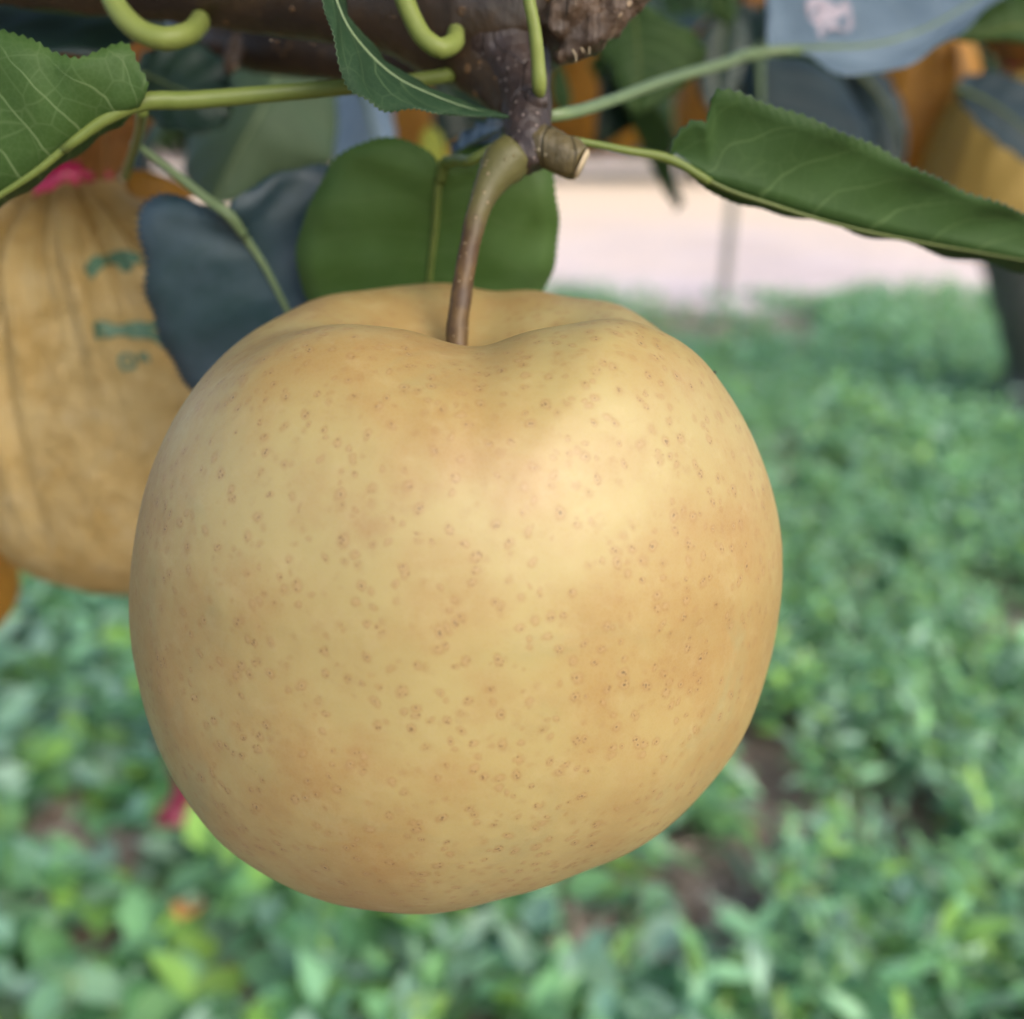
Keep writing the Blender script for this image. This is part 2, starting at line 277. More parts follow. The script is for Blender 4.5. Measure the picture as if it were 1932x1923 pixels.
def pear(th, ph):
    x = np.sin(th); z = np.cos(th); p = np.where(z > 0, 2.0+.7*np.clip(z*3, 0, 1), 2.0); hh = np.where(z > 0, 1.10, .96)
    r = .0585/(x**p+(np.abs(z)/hh)**p)**(1/p)*(1-.03*np.clip(-z, 0, 1))
    cav = .32+.03*np.cos(2*ph+.4)+.02*np.cos(3*ph+1)
    r = r*(1-cav*gau(th, .36*(1+.10*np.cos(ph-2.6)+.06*np.cos(2*ph))))
    for c, wdt, a, t0, tw in ((-1.58, .46, .085, .46, .28), (.1, .40, .035, .5, .3), (2.0, .3, .018, .5, .3), (-2.75, .35, .02, .55, .3)):
        r = r*(1-a*gau(wd(ph, c), wdt)*gau(th-t0, tw))
    for c, wdt, a in ((-2.1, .45, .012), (-.75, .5, .04), (1.3, .4, .012)): r = r*(1+a*gau(wd(ph, c), wdt)*gau(th-.62, .3))
    r = r*(1+.006*np.cos(5*ph+.6)*np.sin(th)**2+.005*np.sin(3*ph+2*th))*(1-.14*gau(math.pi-th, .22))
    r = r*(1+.0016*np.sin(9*ph+3*np.sin(4*th))*np.sin(th)*np.sin(7*th)+.0012*np.sin(14*ph-6*th)*np.sin(th))
    d = np.stack([np.sin(th)*np.cos(ph), np.sin(th)*np.sin(ph), np.cos(th)], -1); D = d[..., :1]*e1+d[..., 1:2]*e2+d[..., 2:]*ax
    al = np.arctan2(D@sv, D@su); r = r*(1+(np.interp(al, _a, PMf)-1)*(1-(D@VD)**2))
    return PC+D*r[..., None]
NTH, NPH = 190, 280
th, ph = np.meshgrid(np.linspace(.012, math.pi-.012, NTH), np.linspace(0, 2*math.pi, NPH, endpoint=False), indexing='ij')
pvt = pear(th, ph).reshape(-1, 3); idx = np.arange(NTH*NPH).reshape(NTH, NPH); nx = np.roll(idx, -1, 1)
pfq = np.stack([idx[:-1], idx[1:], nx[1:], nx[:-1]], -1).reshape(-1, 4).tolist() + [tuple(idx[0]), tuple(idx[-1][::-1])]
bot = pear(np.array([math.pi]), np.array([0.]))[0]
PEAR = thing('asian_pear', Vector(bot), 'large round golden tan pear with speckled skin hanging unwrapped from a brown stalk', 'pear')
body = mesh('fruit_body', pvt, pfq, SKIN, PEAR)
ptube('stem', [(874, 752, .1815, 23), (866, 690, .1815, 21), (862, 645, .182, 21), (870, 560, .1825, 20), (886, 465, .183, 19.5), (899, 410, .1835, 21.5), (915, 366, .184, 25), (932, 335, .1848, 34), (950, 310, .1855, 42), (972, 292, .186, 42)], STALK, PEAR, 60, 20, .045)
def lump(name, c, rad, mat, parent, sc=(1, 1, 1), seed=0, amp=.2):
    bm = bmesh.new(); bmesh.ops.create_icosphere(bm, subdivisions=3, radius=1); r_ = random.Random(seed); ph_ = [r_.uniform(0, 6) for _ in range(6)]
    V = []
    for q in bm.verts:
        k = 1+amp*(math.sin(3*q.co.x+ph_[0])*math.sin(2.5*q.co.y+ph_[1])+.5*math.sin(5*q.co.z+ph_[2]+q.co.x*3)); V.append(np.array(c)+np.array(q.co)*k*rad*np.array(sc))
    F = [tuple(x.index for x in f.verts) for f in bm.faces]; bm.free(); return mesh(name, V, F, mat, parent)
# two tiny dark insects on the skin
for (u, v), lab in (((1032, 592), 'tiny dark insect sitting in the stalk hollow of the unwrapped pear'), ((1341, 706), 'tiny dark insect on the sunlit shoulder of the unwrapped pear')):
    uu, vv, dd_ = proj(pvt); k = np.argmin(np.hypot(uu-u, vv-v)+(dd_ > .235)*1e3); c = pvt[k]; nrm = (c-PC)/np.linalg.norm(c-PC)
    t = thing('insect', Vector(c), lab, 'insect'); lump('insect_body', c+nrm*.0003, .0005, BUG, t, (1, 1, .7), 3, .2); lump('insect_head', c+nrm*.0003+np.array([.0005, 0, .0001]), .00025, BUG, t, (1, 1, 1), 4, .1)
# ------------------------------------------------------------------ the tree the pear hangs from
TREE = thing('pear_tree', (-.75, .55, 0), 'pear tree whose dark brown branch carries the unwrapped pear and its leaves', 'tree')
def remesh(parts, name, mat, parent, vox, disp=.0005, dsc=.006):
    V, F = [], []
    for (v_, f_) in parts:
        o = sum(len(x) for x in V); V.append(v_); F += [tuple(i+o for i in q) for q in f_]
    o = mesh(name, np.concatenate(V), F, mat, parent)
    md = o.modifiers.new('r', 'REMESH'); md.mode = 'VOXEL'; md.voxel_size = vox; md.use_smooth_shade = True
    md = o.modifiers.new('s', 'SMOOTH'); md.iterations = 4
    tx = bpy.data.textures.new(name, 'CLOUDS'); tx.noise_scale = dsc; tx.noise_depth = 3
    md = o.modifiers.new('d', 'DISPLACE'); md.texture = tx; md.strength = disp*2; md.mid_level = .5; md.texture_coords = 'LOCAL'
    return o
def pt(q, n=30, seg=16): return tube_vf([P(a, b, d) for a, b, d, r in q], [r*d/FP for a, b, d, r in q], n, seg)[:2]
main = pt([(-300, -100, .215, 80), (100, -66, .210, 78), (380, -32, .208, 76), (600, -8, .205, 80), (760, 12, .203, 92), (880, 36, .2, 128), (975, 24, .2, 130), (1060, -50, .2, 105), (1180, -140, .2, 100), (1330, -260, .2, 95), (1560, -480, .205, 80), (1800, -760, .22, 60), (2000, -1100, .24, 30), (2080, -1300, .26, 10)], 90, 24)
knee = pt([(930, 60, .198, 110), (965, 115, .196, 78), (985, 165, .192, 55), (993, 205, .189, 48), (997, 250, .187, 46), (1003, 290, .186, 38), (1006, 318, .186, 24)], 40, 20)
flare = pt([(840, 70, .2, 70), (900, 115, .198, 62), (950, 165, .194, 48), (975, 205, .190, 34)], 24, 16)
remesh([main, flare], 'branch', BARK, TREE, .0007, .0006, .009)
spur = remesh([knee, pt([(970, 292, .186, 40), (1008, 300, .186, 30)], 8, 14)], 'fruiting_spur', SPUR, TREE, .0005, .0005, .004)
lump('leaf_scar', P(1012, 190, .1845), .0022, SPUR, spur, (1.1, .8, 1.), 9, .1)
stub = remesh([pt([(1005, 262, .186, 36), (1040, 282, .185, 38), (1072, 298, .1845, 38), (1096, 308, .184, 34)], 20, 18)], 'pruned_stub', STUB, TREE, .0005, .0004, .003)
cutc = P(1096, 308, .184); cd = P(1104, 312, .184)-cutc; cd /= np.linalg.norm(cd); V, F, _ = tube_vf([cutc, cutc+cd*.0006], [.0028, .0024], 3, 14); mesh('cut_face', V, F, PITH, stub)
# plate of old split bark on the right shoulder of the branch, with torn fibres
plate = remesh([pt([(1050, 112, .189, 14), (1090, 88, .188, 26), (1140, 40, .187, 34), (1200, -30, .186, 40), (1290, -120, .186, 40)], 24, 14), pt([(1035, 60, .187, 26), (1080, 10, .186, 40), (1150, -60, .185, 50)], 16, 14)], 'old_bark', OLD, TREE, .0006, .0012, .003)
for (u, v, du, dv, L) in ((1083, 98, 3, 14, 22), (1110, 84, 1, 20, 20), (1122, 70, 16, 1, 18), (1147, 50, 3, 16, 15), (1163, 35, 4, 16, 18), (1178, 14, 7, 10, 12), (1095, 92, 8, 10, 12)):
    q = np.array([du, dv])/math.hypot(du, dv)*L
    ptube('fibre', [(u-3, v-4, .1865, 1.6), (u+q[0]*.5+2, v+q[1]*.5, .186, 1.2), (u+q[0], v+q[1], .186, .3)], PITH, plate, 8, 5)
# torn orange-brown bark flakes on the branch
for i, (u, v, l) in enumerate(((520, 76, 12), (590, 82, 9), (690, 92, 10), (1160, 22, 10), (940, 140, 14), (905, 128, 10), (740, 30, 8), (960, 90, 12))):
    ptube('bark_flake', [(u-l, v, .1925 if u < 1000 else .182, .8), (u, v+2, .1915 if u < 1000 else .1815, 3.), (u+l, v+3, .1925 if u < 1000 else .182, .6)], OLD, TREE, 8, 6)
# second twig behind, its dry bud, and the limb to the trunk
ptube('branch', [(345, 60, .31, 30), (420, 82, .295, 40), (560, 100, .28, 44), (760, 125, .275, 38), (900, 120, .265, 34)], BARK, TREE, 30, 14, .05)
ptube('dry_bud', [(448, 70, .272, 10), (442, 95, .27, 15), (436, 120, .268, 16), (430, 140, .268, 6)], OLD, TREE, 14, 10, .08)
a0 = P(-260, -95, .215)
tube('limb', [a0, (-.45, .40, 1.03), (-.62, .49, .96), (-.75, .55, .80)], [.0090, .014, .022, .034], TRUNK, TREE, 30, 12, .05)
tube('trunk', [(-.75, .55, -.05), (-.76, .55, .25), (-.74, .56, .6), (-.77, .58, 1.0), (-.85, .65, 1.5), (-.80, .80, 1.9)], [.085, .062, .055, .05, .04, .02], TRUNK, TREE, 40, 16, .06)
for q in ([(-.80, .62, 1.3), (-.4, .8, 1.62), (.2, 1.0, 1.75), (.9, 1.2, 1.8)], [(-.84, .64, 1.45), (-1.1, 1.1, 1.75), (-1.2, 1.8, 1.9)], [(-.82, .66, 1.6), (-.3, 1.3, 1.85), (.1, 2.0, 2.0)], [(-.78, .57, 1.1), (-.35, .45, 1.34), (.15, .42, 1.42), (.6, .5, 1.46)]):
    tube('limb', q, list(np.linspace(.024, .007, len(q))), TRUNK, TREE, 24, 10, .06)
# ------------------------------------------------------------------ hand-laid leaves
def leaf(mid, ea, eb, top, bottom, parent=TREE, teeth=1., N=120, K=6, rib=None, bulge=.0015, ribmat=GREEN, label=None, ripple=.0006):
    """ea / eb: edge point lists from base to tip (u, v, depth); faces of side a+b carry `top`, their back `bottom`."""
    C = crom([P(*q) for q in mid], N); A = crom([P(*mid[0])]+[P(*q) for q in ea]+[P(*mid[-1])], N); B = crom([P(*mid[0])]+[P(*q) for q in eb]+[P(*mid[-1])], N)
    t = np.linspace(0, 1, N); V, UV = [], []
    ks = np.linspace(-1, 1, 2*K+1)
    for i in range(N):
        T = C[min(i+1, N-1)]-C[max(i-1, 0)]
        for x in ks:
            E = A[i] if x < 0 else B[i]; q = abs(x); dvec = E-C[i]; L = np.linalg.norm(dvec)
            nn = np.cross(T, dvec); ln = np.linalg.norm(nn); nn = nn/ln*(1 if x > 0 else -1) if ln > 1e-12 else np.zeros(3)
            p = C[i]+dvec*q
            if q == 1 and L > 1e-4 and 2 < i < N-2: p = p+dvec/L*(.00017*teeth*((i % 2)*2-1)*(1+.8*math.sin(i*2.7)))
            p = p+nn*(bulge*4*q*(1-q)+ripple*q*math.sin(t[i]*38-q*7+(1.5 if x > 0 else 0))*min(1, L/.01))
            V.append(p); UV.append((t[i], .5+.5*x))
    M_ = 2*K+1; F = [(i*M_+j, i*M_+j+1, (i+1)*M_+j+1, (i+1)*M_+j) for i in range(N-1) for j in range(2*K)]
    # make the face normal look at the camera so `top` is the side the camera sees
    V = np.array(V); f = np.array(F); nsum = (np.cross(V[f[:, 1]]-V[f[:, 0]], V[f[:, 3]]-V[f[:, 0]])*(CAM-V[f[:, 0]])).sum()
    if nsum < 0: F = [q[::-1] for q in F]
    o = mesh('leaf', V, F, [top, bottom], parent, uv=UV)
    md = o.modifiers.new('thick', 'SOLIDIFY'); md.thickness = .00022; md.offset = -1; md.material_offset = 1; md.material_offset_rim = 1
    if rib:
        rr = np.interp(np.linspace(0, 1, len(C)), [0, 1], [rib*mid[0][2]/FP, .15*rib*mid[0][2]/FP])
        sh = (CAM-C); sh /= np.linalg.norm(sh, axis=1)[:, None]
        tube('midrib', C[::3]+sh[::3]*rr[::3, None]*.35, rr[::3], ribmat, o, 36, 8)
    if label: o['label'] = label
    return o
def petiole(q, mat=GREEN, parent=TREE, n=28): return ptube('petiole', q, mat, parent, n, 12)
# left leaf, underside, bitten corner
L1 = leaf([(250, 195, .1770), (150, 259, .1770), (66, 326, .1780), (0, 369, .1790), (-150, 450, .1810), (-280, 500, .1860)],
     [(277, 152, .1740), (262, 118, .1730), (243, 86, .1720), (193, 93, .1710), (140, 106, .1700), (100, 100, .1700), (60, 73, .1690), (0, 57, .1690), (-120, 90, .1710), (-230, 250, .1780)],
     [(236, 214, .1860), (150, 270, .1930), (60, 338, .1970), (0, 381, .1990), (-150, 462, .1990)], LU, LT, rib=10, teeth=1.6, label='green leaf underside with a bitten corner')
petiole([(120, 283, .1765, 9), (200, 225, .1765, 12), (262, 194, .1774, 17), (352, 190, .1810, 17), (500, 178, .1845, 16), (640, 166, .1881, 15), (760, 155, .1917, 14), (860, 140, .1970, 14)])
petiole([(268, 208, .195, 12), (262, 250, .21, 9), (250, 290, .225, 8), (236, 335, .24, 8)])
# dark upper-left leaf
leaf([(330, 10, .235), (200, 30, .235), (80, 20, .235), (-100, -20, .24), (-250, -40, .24)], [(310, -60, .250), (200, -130, .262), (50, -160, .268), (-120, -140, .26)],
     [(285, 66, .228), (240, 92, .226), (173, 102, .224), (100, 104, .223), (0, 95, .224), (-120, 60, .23)], LT, LU, rib=5)
# small dark round leaf behind the petiole
leaf([(252, 130, .27), (320, 160, .27), (390, 190, .27), (438, 205, .272)], [(285, 90, .278), (350, 78, .282), (415, 105, .282), (436, 160, .278)], [(262, 200, .262), (310, 242, .26), (370, 252, .262), (425, 236, .268)], LT, LU, rib=4, ribmat=GREEN3)
# big blurred pale leaf
leaf([(540, 80, .37), (519, 150, .365), (482, 226, .36), (442, 299, .36), (400, 392, .36)], [(480, 92, .385), (440, 112, .388), (395, 170, .386), (356, 250, .382), (350, 330, .376), (372, 372, .368)],
     [(600, 105, .372), (628, 150, .375), (636, 230, .378), (622, 308, .378), (560, 326, .376), (499, 345, .372), (449, 380, .366)], LU2, LT, rib=5, ribmat=GREEN3)
# leaf beside it, pale sky light painted into its colour
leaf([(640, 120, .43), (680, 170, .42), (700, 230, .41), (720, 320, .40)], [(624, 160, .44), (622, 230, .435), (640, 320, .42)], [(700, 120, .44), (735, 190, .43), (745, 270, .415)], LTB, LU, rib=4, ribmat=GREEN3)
# dark leaf in front of the bag, blue sky sheen in its colour
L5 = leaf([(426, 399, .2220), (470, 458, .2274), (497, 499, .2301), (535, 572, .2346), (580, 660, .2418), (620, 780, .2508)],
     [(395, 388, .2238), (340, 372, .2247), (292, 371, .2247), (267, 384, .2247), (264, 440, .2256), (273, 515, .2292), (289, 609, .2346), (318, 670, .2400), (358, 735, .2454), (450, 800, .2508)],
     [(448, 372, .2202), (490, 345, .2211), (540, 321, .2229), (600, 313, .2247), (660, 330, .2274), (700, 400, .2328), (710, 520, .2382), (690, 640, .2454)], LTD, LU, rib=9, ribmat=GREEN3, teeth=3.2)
petiole([(251, 272, .2235, 6), (272, 284, .2184, 7), (300, 305, .2193, 7.5), (345, 340, .2202, 9), (395, 380, .2207, 10), (430, 404, .2207, 11), (462, 446, .2252, 9)], GREEN3)
# the round leaf behind the stalk
leaf([(832, 318, .2130), (828, 340, .2140), (822, 420, .2190), (812, 510, .2250), (800, 620, .2330), (792, 740, .2430)],
     [(822, 300, .2120), (806, 283, .2110), (772, 265, .2100), (720, 262, .2100), (664, 275, .2110), (622, 314, .2130), (583, 392, .2170), (562, 447, .2210), (561, 503, .2250), (576, 559, .2290), (630, 650, .2350)],
     [(846, 300, .2130), (880, 280, .2130), (950, 272, .2130), (1010, 284, .2130), (1039, 318, .2140), (1052, 390, .2170), (1055, 439, .2200), (1048, 490, .2230), (1028, 548, .2280), (950, 650, .2350)], LU6, LT, rib=9, teeth=1.4, label='round green leaf behind the fruit stalk')
petiole([(960, 256, .1885, 11), (944, 270, .1920, 10), (905, 295, .1900, 10), (860, 304, .2040, 11), (836, 316, .2115, 11), (829, 345, .2135, 9)])
# small curled leaf
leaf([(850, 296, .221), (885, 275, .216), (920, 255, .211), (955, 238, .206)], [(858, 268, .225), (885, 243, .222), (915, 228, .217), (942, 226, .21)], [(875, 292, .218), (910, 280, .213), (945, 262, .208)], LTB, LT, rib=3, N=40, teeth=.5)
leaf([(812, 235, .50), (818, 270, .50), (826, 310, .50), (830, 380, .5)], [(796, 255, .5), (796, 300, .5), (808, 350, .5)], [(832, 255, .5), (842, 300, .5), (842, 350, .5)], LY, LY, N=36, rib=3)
# narrow folded leaf sweeping to the spur
leaf([(600, -160, .1700), (618, -60, .1700), (634, 0, .1710), (656, 50, .1720), (689, 93, .1740), (742, 142, .1760), (815, 179, .1780), (888, 205, .1800), (961, 222, .1810)],
     [(588, -90, .1660), (612, 0, .1660), (624, 56, .1650), (634, 99, .1650), (651, 140, .1660), (668, 180, .1670), (690, 193, .1680), (749, 206, .1710), (815, 211, .1740), (900, 221, .1780)],
     [(622, -120, .1800), (640, -50, .1810), (650, 5, .1810), (668, 46, .1820), (702, 88, .1830), (756, 136, .1840), (826, 173, .1840), (893, 201, .1840)], LTM, LU2, rib=4.5, ribmat=GREEN3, teeth=2.0, bulge=.0004, label='narrow folded leaf seen edge on')
# hooked petioles
petiole([(180, -80, .19, 15), (205, -15, .19, 20), (230, 28, .19, 22), (266, 60, .19, 22), (315, 74, .19, 22), (350, 66, .192, 21), (370, 52, .197, 20), (378, 30, .210, 16)], GREEN2)
petiole([(735, -80, .182, 19), (760, -10, .182, 19), (778, 35, .182, 19), (800, 72, .182, 19), (830, 92, .182, 19), (852, 84, .184, 19), (860, 64, .189, 17), (858, 40, .198, 14)], GREEN2)
petiole([(985, -70, .176, 11), (998, 0, .177, 12), (1008, 50, .178, 12), (1015, 116, .180, 13), (1018, 168, .182, 13), (1019, 180, .1835, 9)], GREEN2)
for (a, b, d, k) in ((180, -78, .19, -30), (735, -78, .182, 40), (985, -68, .176, 60)):      # the blades these stalks carry, above
    leaf([(a, b, d), (a-8+k*.3, b-110, d+.012), (a+k*.7, b-240, d+.03), (a+k*1.2, b-380, d+.05)], [(a-60, b-40, d+.004), (a-120, b-130, d+.02), (a-90+k*.6, b-260, d+.04)], [(a+60, b-40, d), (a+120, b-140, d+.008), (a+100+k*.6, b-270, d+.03)], LT, LU, rib=8, N=60)
# long right leaf, underside
leaf([(1262, 300, .1900), (1300, 318, .1908), (1346, 346, .1916), (1459, 387, .1948), (1592, 427, .1988), (1725, 455, .2036), (1932, 492, .2116), (2150, 540, .2220)],
     [(1272, 268, .1884), (1292, 241, .1868), (1314, 226, .1860), (1328, 231, .1860), (1337, 206, .1852), (1350, 170, .1836), (1380, 172, .1836), (1425, 186, .1844), (1525, 223, .1868), (1608, 256, .1892), (1675, 289, .1916), (1791, 349, .1972), (1932, 402, .2052), (2060, 470, .2148)],
     [(1290, 322, .1956), (1346, 362, .1988), (1400, 392, .2012), (1440, 396, .2028), (1525, 414, .2060), (1600, 434, .2100), (1725, 466, .2148), (1850, 498, .2188), (1932, 513, .2220), (2060, 540, .2260)], LU8, LT, ribmat=GREEN4, rib=5, teeth=1.8, label='long green leaf underside beyond the pruned stub')
petiole([(1030, 262, .1845, 10), (1060, 262, .1858, 8), (1110, 270, .1872, 7), (1180, 284, .1885, 8), (1262, 300, .1897, 9), (1340, 343, .1906, 7)])
# glossy leaf, upper right, its sky reflection painted blue
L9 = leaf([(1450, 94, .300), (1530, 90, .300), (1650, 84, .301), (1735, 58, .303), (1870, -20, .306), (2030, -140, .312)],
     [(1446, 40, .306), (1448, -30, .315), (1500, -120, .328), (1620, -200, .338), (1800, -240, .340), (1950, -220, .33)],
     [(1480, 104, .297), (1515, 104, .295), (1550, 122, .292), (1592, 139, .290), (1645, 141, .290), (1705, 124, .291), (1790, 76, .293), (1890, -4, .298), (1970, -70, .304)], LTB, LU, rib=5, ribmat=GREEN3, label='glossy leaf with a painted pale sky reflection and a whitish scar')
pts = [(1527, -14), (1521, 14), (1526, 38), (1540, 52), (1549, 76), (1560, 60), (1578, 54), (1600, 64), (1610, 50), (1607, 20), (1596, -16)]
lv = np.array([tuple(q.co) for q in L9.data.vertices])+np.array(TREE.location); lu, lvv, ld = proj(lv)
def on_leaf(a, b):
    e = np.hypot(lu-a, lvv-b); k = np.argsort(e)[:6]; w_ = 1/(e[k]+1); return P(a, b, (ld[k]*w_).sum()/w_.sum()-.00025)
V = [on_leaf(1565, 22)]+[on_leaf(1565+(a-1565)*.55, 22+(b-22)*.55) for a, b in pts]+[on_leaf(a, b) for a, b in pts]; n_ = len(pts)
mesh('scar', V, [(0, 1+i, 1+(i+1) % n_) for i in range(n_)]+[(1+i, 1+n_+i, 1+n_+(i+1) % n_, 1+(i+1) % n_) for i in range(n_)], SCAR, L9)
petiole([(1035, 220, .196, 12), (1070, 214, .20, 12), (1140, 194, .215, 11), (1260, 150, .245, 10), (1360, 122, .27, 10), (1450, 98, .2975, 10), (1510, 93, .299, 8)], GREEN3)
leaf([(1980, 60, .33), (1920, 50, .33), (1860, 62, .33), (1800, 78, .33)], [(1960, 0, .335), (1900, -10, .335), (1840, 30, .333)], [(1960, 85, .33), (1900, 78, .33), (1840, 80, .33)], LU, LT, rib=4, N=40)
# green leaf behind the bark
leaf([(1185, -30, .33), (1200, 60, .33), (1205, 140, .33), (1198, 220, .33)], [(1140, -10, .335), (1108, 50, .335), (1128, 106, .333), (1150, 134, .332), (1164, 172, .331), (1176, 200, .33)],
     [(1230, 15, .33), (1263, 38, .33), (1314, 66, .331), (1334, 100, .332), (1322, 132, .332), (1288, 165, .331), (1240, 198, .33)], LU, LT, rib=3)
leaf([(1052, 110, .40), (1062, 170, .40), (1072, 225, .40)], [(1040, 150, .40), (1048, 200, .4)], [(1066, 140, .40), (1078, 190, .4)], LU, LT, N=30)
# blurred blue-grey leaf
leaf([(1432, 85, .46), (1434, 150, .455), (1440, 230, .45), (1480, 330, .445)], [(1415, 110, .465), (1402, 170, .46), (1405, 240, .455), (1440, 310, .45)], [(1480, 100, .47), (1560, 130, .475), (1620, 200, .475), (1650, 270, .47), (1590, 330, .46)], LTK, LU, rib=8, ribmat=GREEN3)
leaf([(1600, 120, .55), (1650, 170, .55), (1690, 240, .55), (1700, 330, .55)], [(1590, 180, .56), (1620, 260, .555), (1660, 320, .55)], [(1660, 130, .56), (1700, 190, .555), (1712, 270, .55)], LTK, LU, rib=3)
leaf([(1340, -60, .42), (1352, 0, .42), (1368, 40, .42), (1378, 58, .42)], [(1330, -20, .42), (1345, 25, .42)], [(1385, -20, .42), (1390, 25, .42)], LU, LT, rib=3, N=40)
leaf([(1370, 20, .6), (1360, 90, .6), (1350, 160, .6), (1345, 220, .6)], [(1320, 60, .6), (1312, 130, .6), (1325, 190, .6)], [(1410, 50, .6), (1405, 120, .6), (1375, 190, .6)], LT, LU, rib=3, N=40)
leaf([(1800, 165, .45), (1860, 190, .45), (1930, 240, .45), (2010, 320, .45)], [(1830, 140, .46), (1900, 140, .465), (1980, 190, .465), (2030, 260, .455)], [(1830, 215, .44), (1880, 265, .44), (1950, 310, .445)], LTK, LU, rib=4)
# ------------------------------------------------------------------ shared leaf for the many behind
def leaf_template(L=.085, Wd=.058, fold=.35, droop=.25, n=10, k=3):
    V, UV, F = [], [], []
    for i in range(n+1):
        t = i/n; hw = Wd/2*(math.sin(math.pi*min(1, t*.96+.03)**.72))**.9
        for j in range(-k, k+1):
            x = j/k; V.append((x*hw*math.cos(fold), t*L, abs(x)*hw*math.sin(fold)-droop*L*t*t+.003*math.sin(9*t+3*x))); UV.append((t, .5+.5*x))
    M_ = 2*k+1
    for i in range(n):
        for j in range(2*k): F.append((i*M_+j, i*M_+j+1, (i+1)*M_+j+1, (i+1)*M_+j))
    return np.array(V), F, UV
tmpl = []
for (L_, W_, f_, d_, mt) in ((.085, .058, .35, .25, [LT, LU]), (.078, .056, .15, .12, [LT, LU]), (.092, .055, .5, .4, [LU2, LT])):
    V, F, UV = leaf_template(L_, W_, f_, d_); o = mesh('leaf', V, F, mt, None, uv=UV); o.modifiers.new('t', 'SOLIDIFY').thickness = .0003
    o.modifiers['t'].offset = -1; o.modifiers['t'].material_offset = 1; tmpl.append(o)
first = [True]*3; cnt = 0
r_ = random.Random(5)
while cnt < 150:
    d = r_.uniform(.5, 1.5); u = r_.uniform(-200, 2130); v = r_.uniform(-330, 200)
    if 1020 < u < 1460 and v > 120: continue
    if 560 < u < 1020 and v > 160: continue
    if 1640 < u and v > 60 and r_.random() < .75: continue
    s = r_.uniform(.85, 1.25)
    k = r_.choice((0, 0, 1, 1, 2)); src = tmpl[k]
    o = src if first[k] else src.copy()
    if not first[k]: S.collection.objects.link(o)
    first[k] = False; o.parent = TREE
    o.location = Vector(P(u, v, d))-TREE.location; o.scale = (s, s, s)
    o.rotation_euler = (R(r_.uniform(-75, -15)), R(r_.uniform(-35, 35)), R(r_.choice((180, 150, 210, 90, 270))+r_.uniform(-35, 35))); cnt += 1
# ------------------------------------------------------------------ leaf clouds
def leaf_cloud(name, C, L, mat, parent, tints, flat_=.6, seed=0, asp=.62, pitch=(-70, 10), seg=3):
    q = np.random.default_rng(seed); n = len(C); L = L*q.uniform(.75, 1.25, n)
    az = q.uniform(0, 2*math.pi, n); pi_ = np.radians(q.uniform(pitch[0], pitch[1], n)); ro = np.radians(q.uniform(-40, 40, n))
    T = np.stack([np.cos(az)*np.cos(pi_), np.sin(az)*np.cos(pi_), np.sin(pi_)], -1)
    B = np.stack([-np.sin(az), np.cos(az), 0*az], -1); Nn = np.cross(T, B); Bb = B*np.cos(ro)[:, None]+Nn*np.sin(ro)[:, None]; Nn = np.cross(T, Bb)
    ts = np.linspace(0, 1, seg+1); hw = np.array([.12 if seg else 0]+[math.sin(math.pi*(t**.75))*.5 for t in ts[1:-1]]+[.02])
    hw[0] = .05; V = []
    for i, t in enumerate(ts):
        base = C+T*(L*t)[:, None]+Nn*(-L*.16*t*t)[:, None]
        for x in (-1, 0, 1): V.append(base+Bb*(x*hw[i]*asp*L)[:, None]+Nn*(abs(x)*hw[i]*asp*.35*L)[:, None])
    V = np.stack(V, 1).reshape(-1, 3); m_ = 3*(seg+1); f = []
    for i in range(seg):
        for j in range(2): f.append((i*3+j, i*3+j+1, (i+1)*3+j+1, (i+1)*3+j))
    F = (np.array(f)[None]+(np.arange(n)*m_)[:, None, None]).reshape(-1, 4)
    tc = np.asarray(tints)[q.integers(0, len(tints), n)]*q.uniform(.65, 1.3, (n, 1)); return mesh(name, V, F, mat, parent, tint=np.repeat(tc, m_, 0))
q = np.random.default_rng(3)
GT = [(.030, .070, .024), (.022, .055, .022), (.045, .095, .030), (.055, .105, .04)]
C = np.c_[q.uniform(-1.7, 1.9, 9000), q.uniform(.05, 3.4, 9000), q.uniform(1.22, 2.1, 9000)]
C[:, 2] += .02*C[:, 1]
keep = (np.sin(C[:, 0]*4.1+C[:, 2]*3)+np.sin(C[:, 1]*3.7+1.3*C[:, 0])+q.uniform(-.9, .9, 9000) > -.35)&(C[:, 2] > 1.12+.16*C[:, 1])
keep &= (C[:, 2] > 1.22+.85*np.maximum(np.abs(C[:, 0])-.15, 0))|(C[:, 1] > 1.1)  # crown shaped open at the sides so sun and sky reach the pear
keep &= ~((C[:, 1] < .5)&(C[:, 2] < 1.3))&(q.uniform(0, 1, 9000) < np.where(C[:, 1] < 1.1, .6, .14))
C = np.concatenate([C[keep], np.c_[q.uniform(-.42, .42, 330), q.uniform(.06, .62, 330), q.uniform(1.17, 1.5, 330)]]); keep = np.ones(len(C), bool)  # extra unseen leaves added overhead to shade the stalk hollow
crown = leaf_cloud('crown', C[keep], .085, CROWN, TREE, GT, seed=1); tag(crown, kind='stuff')
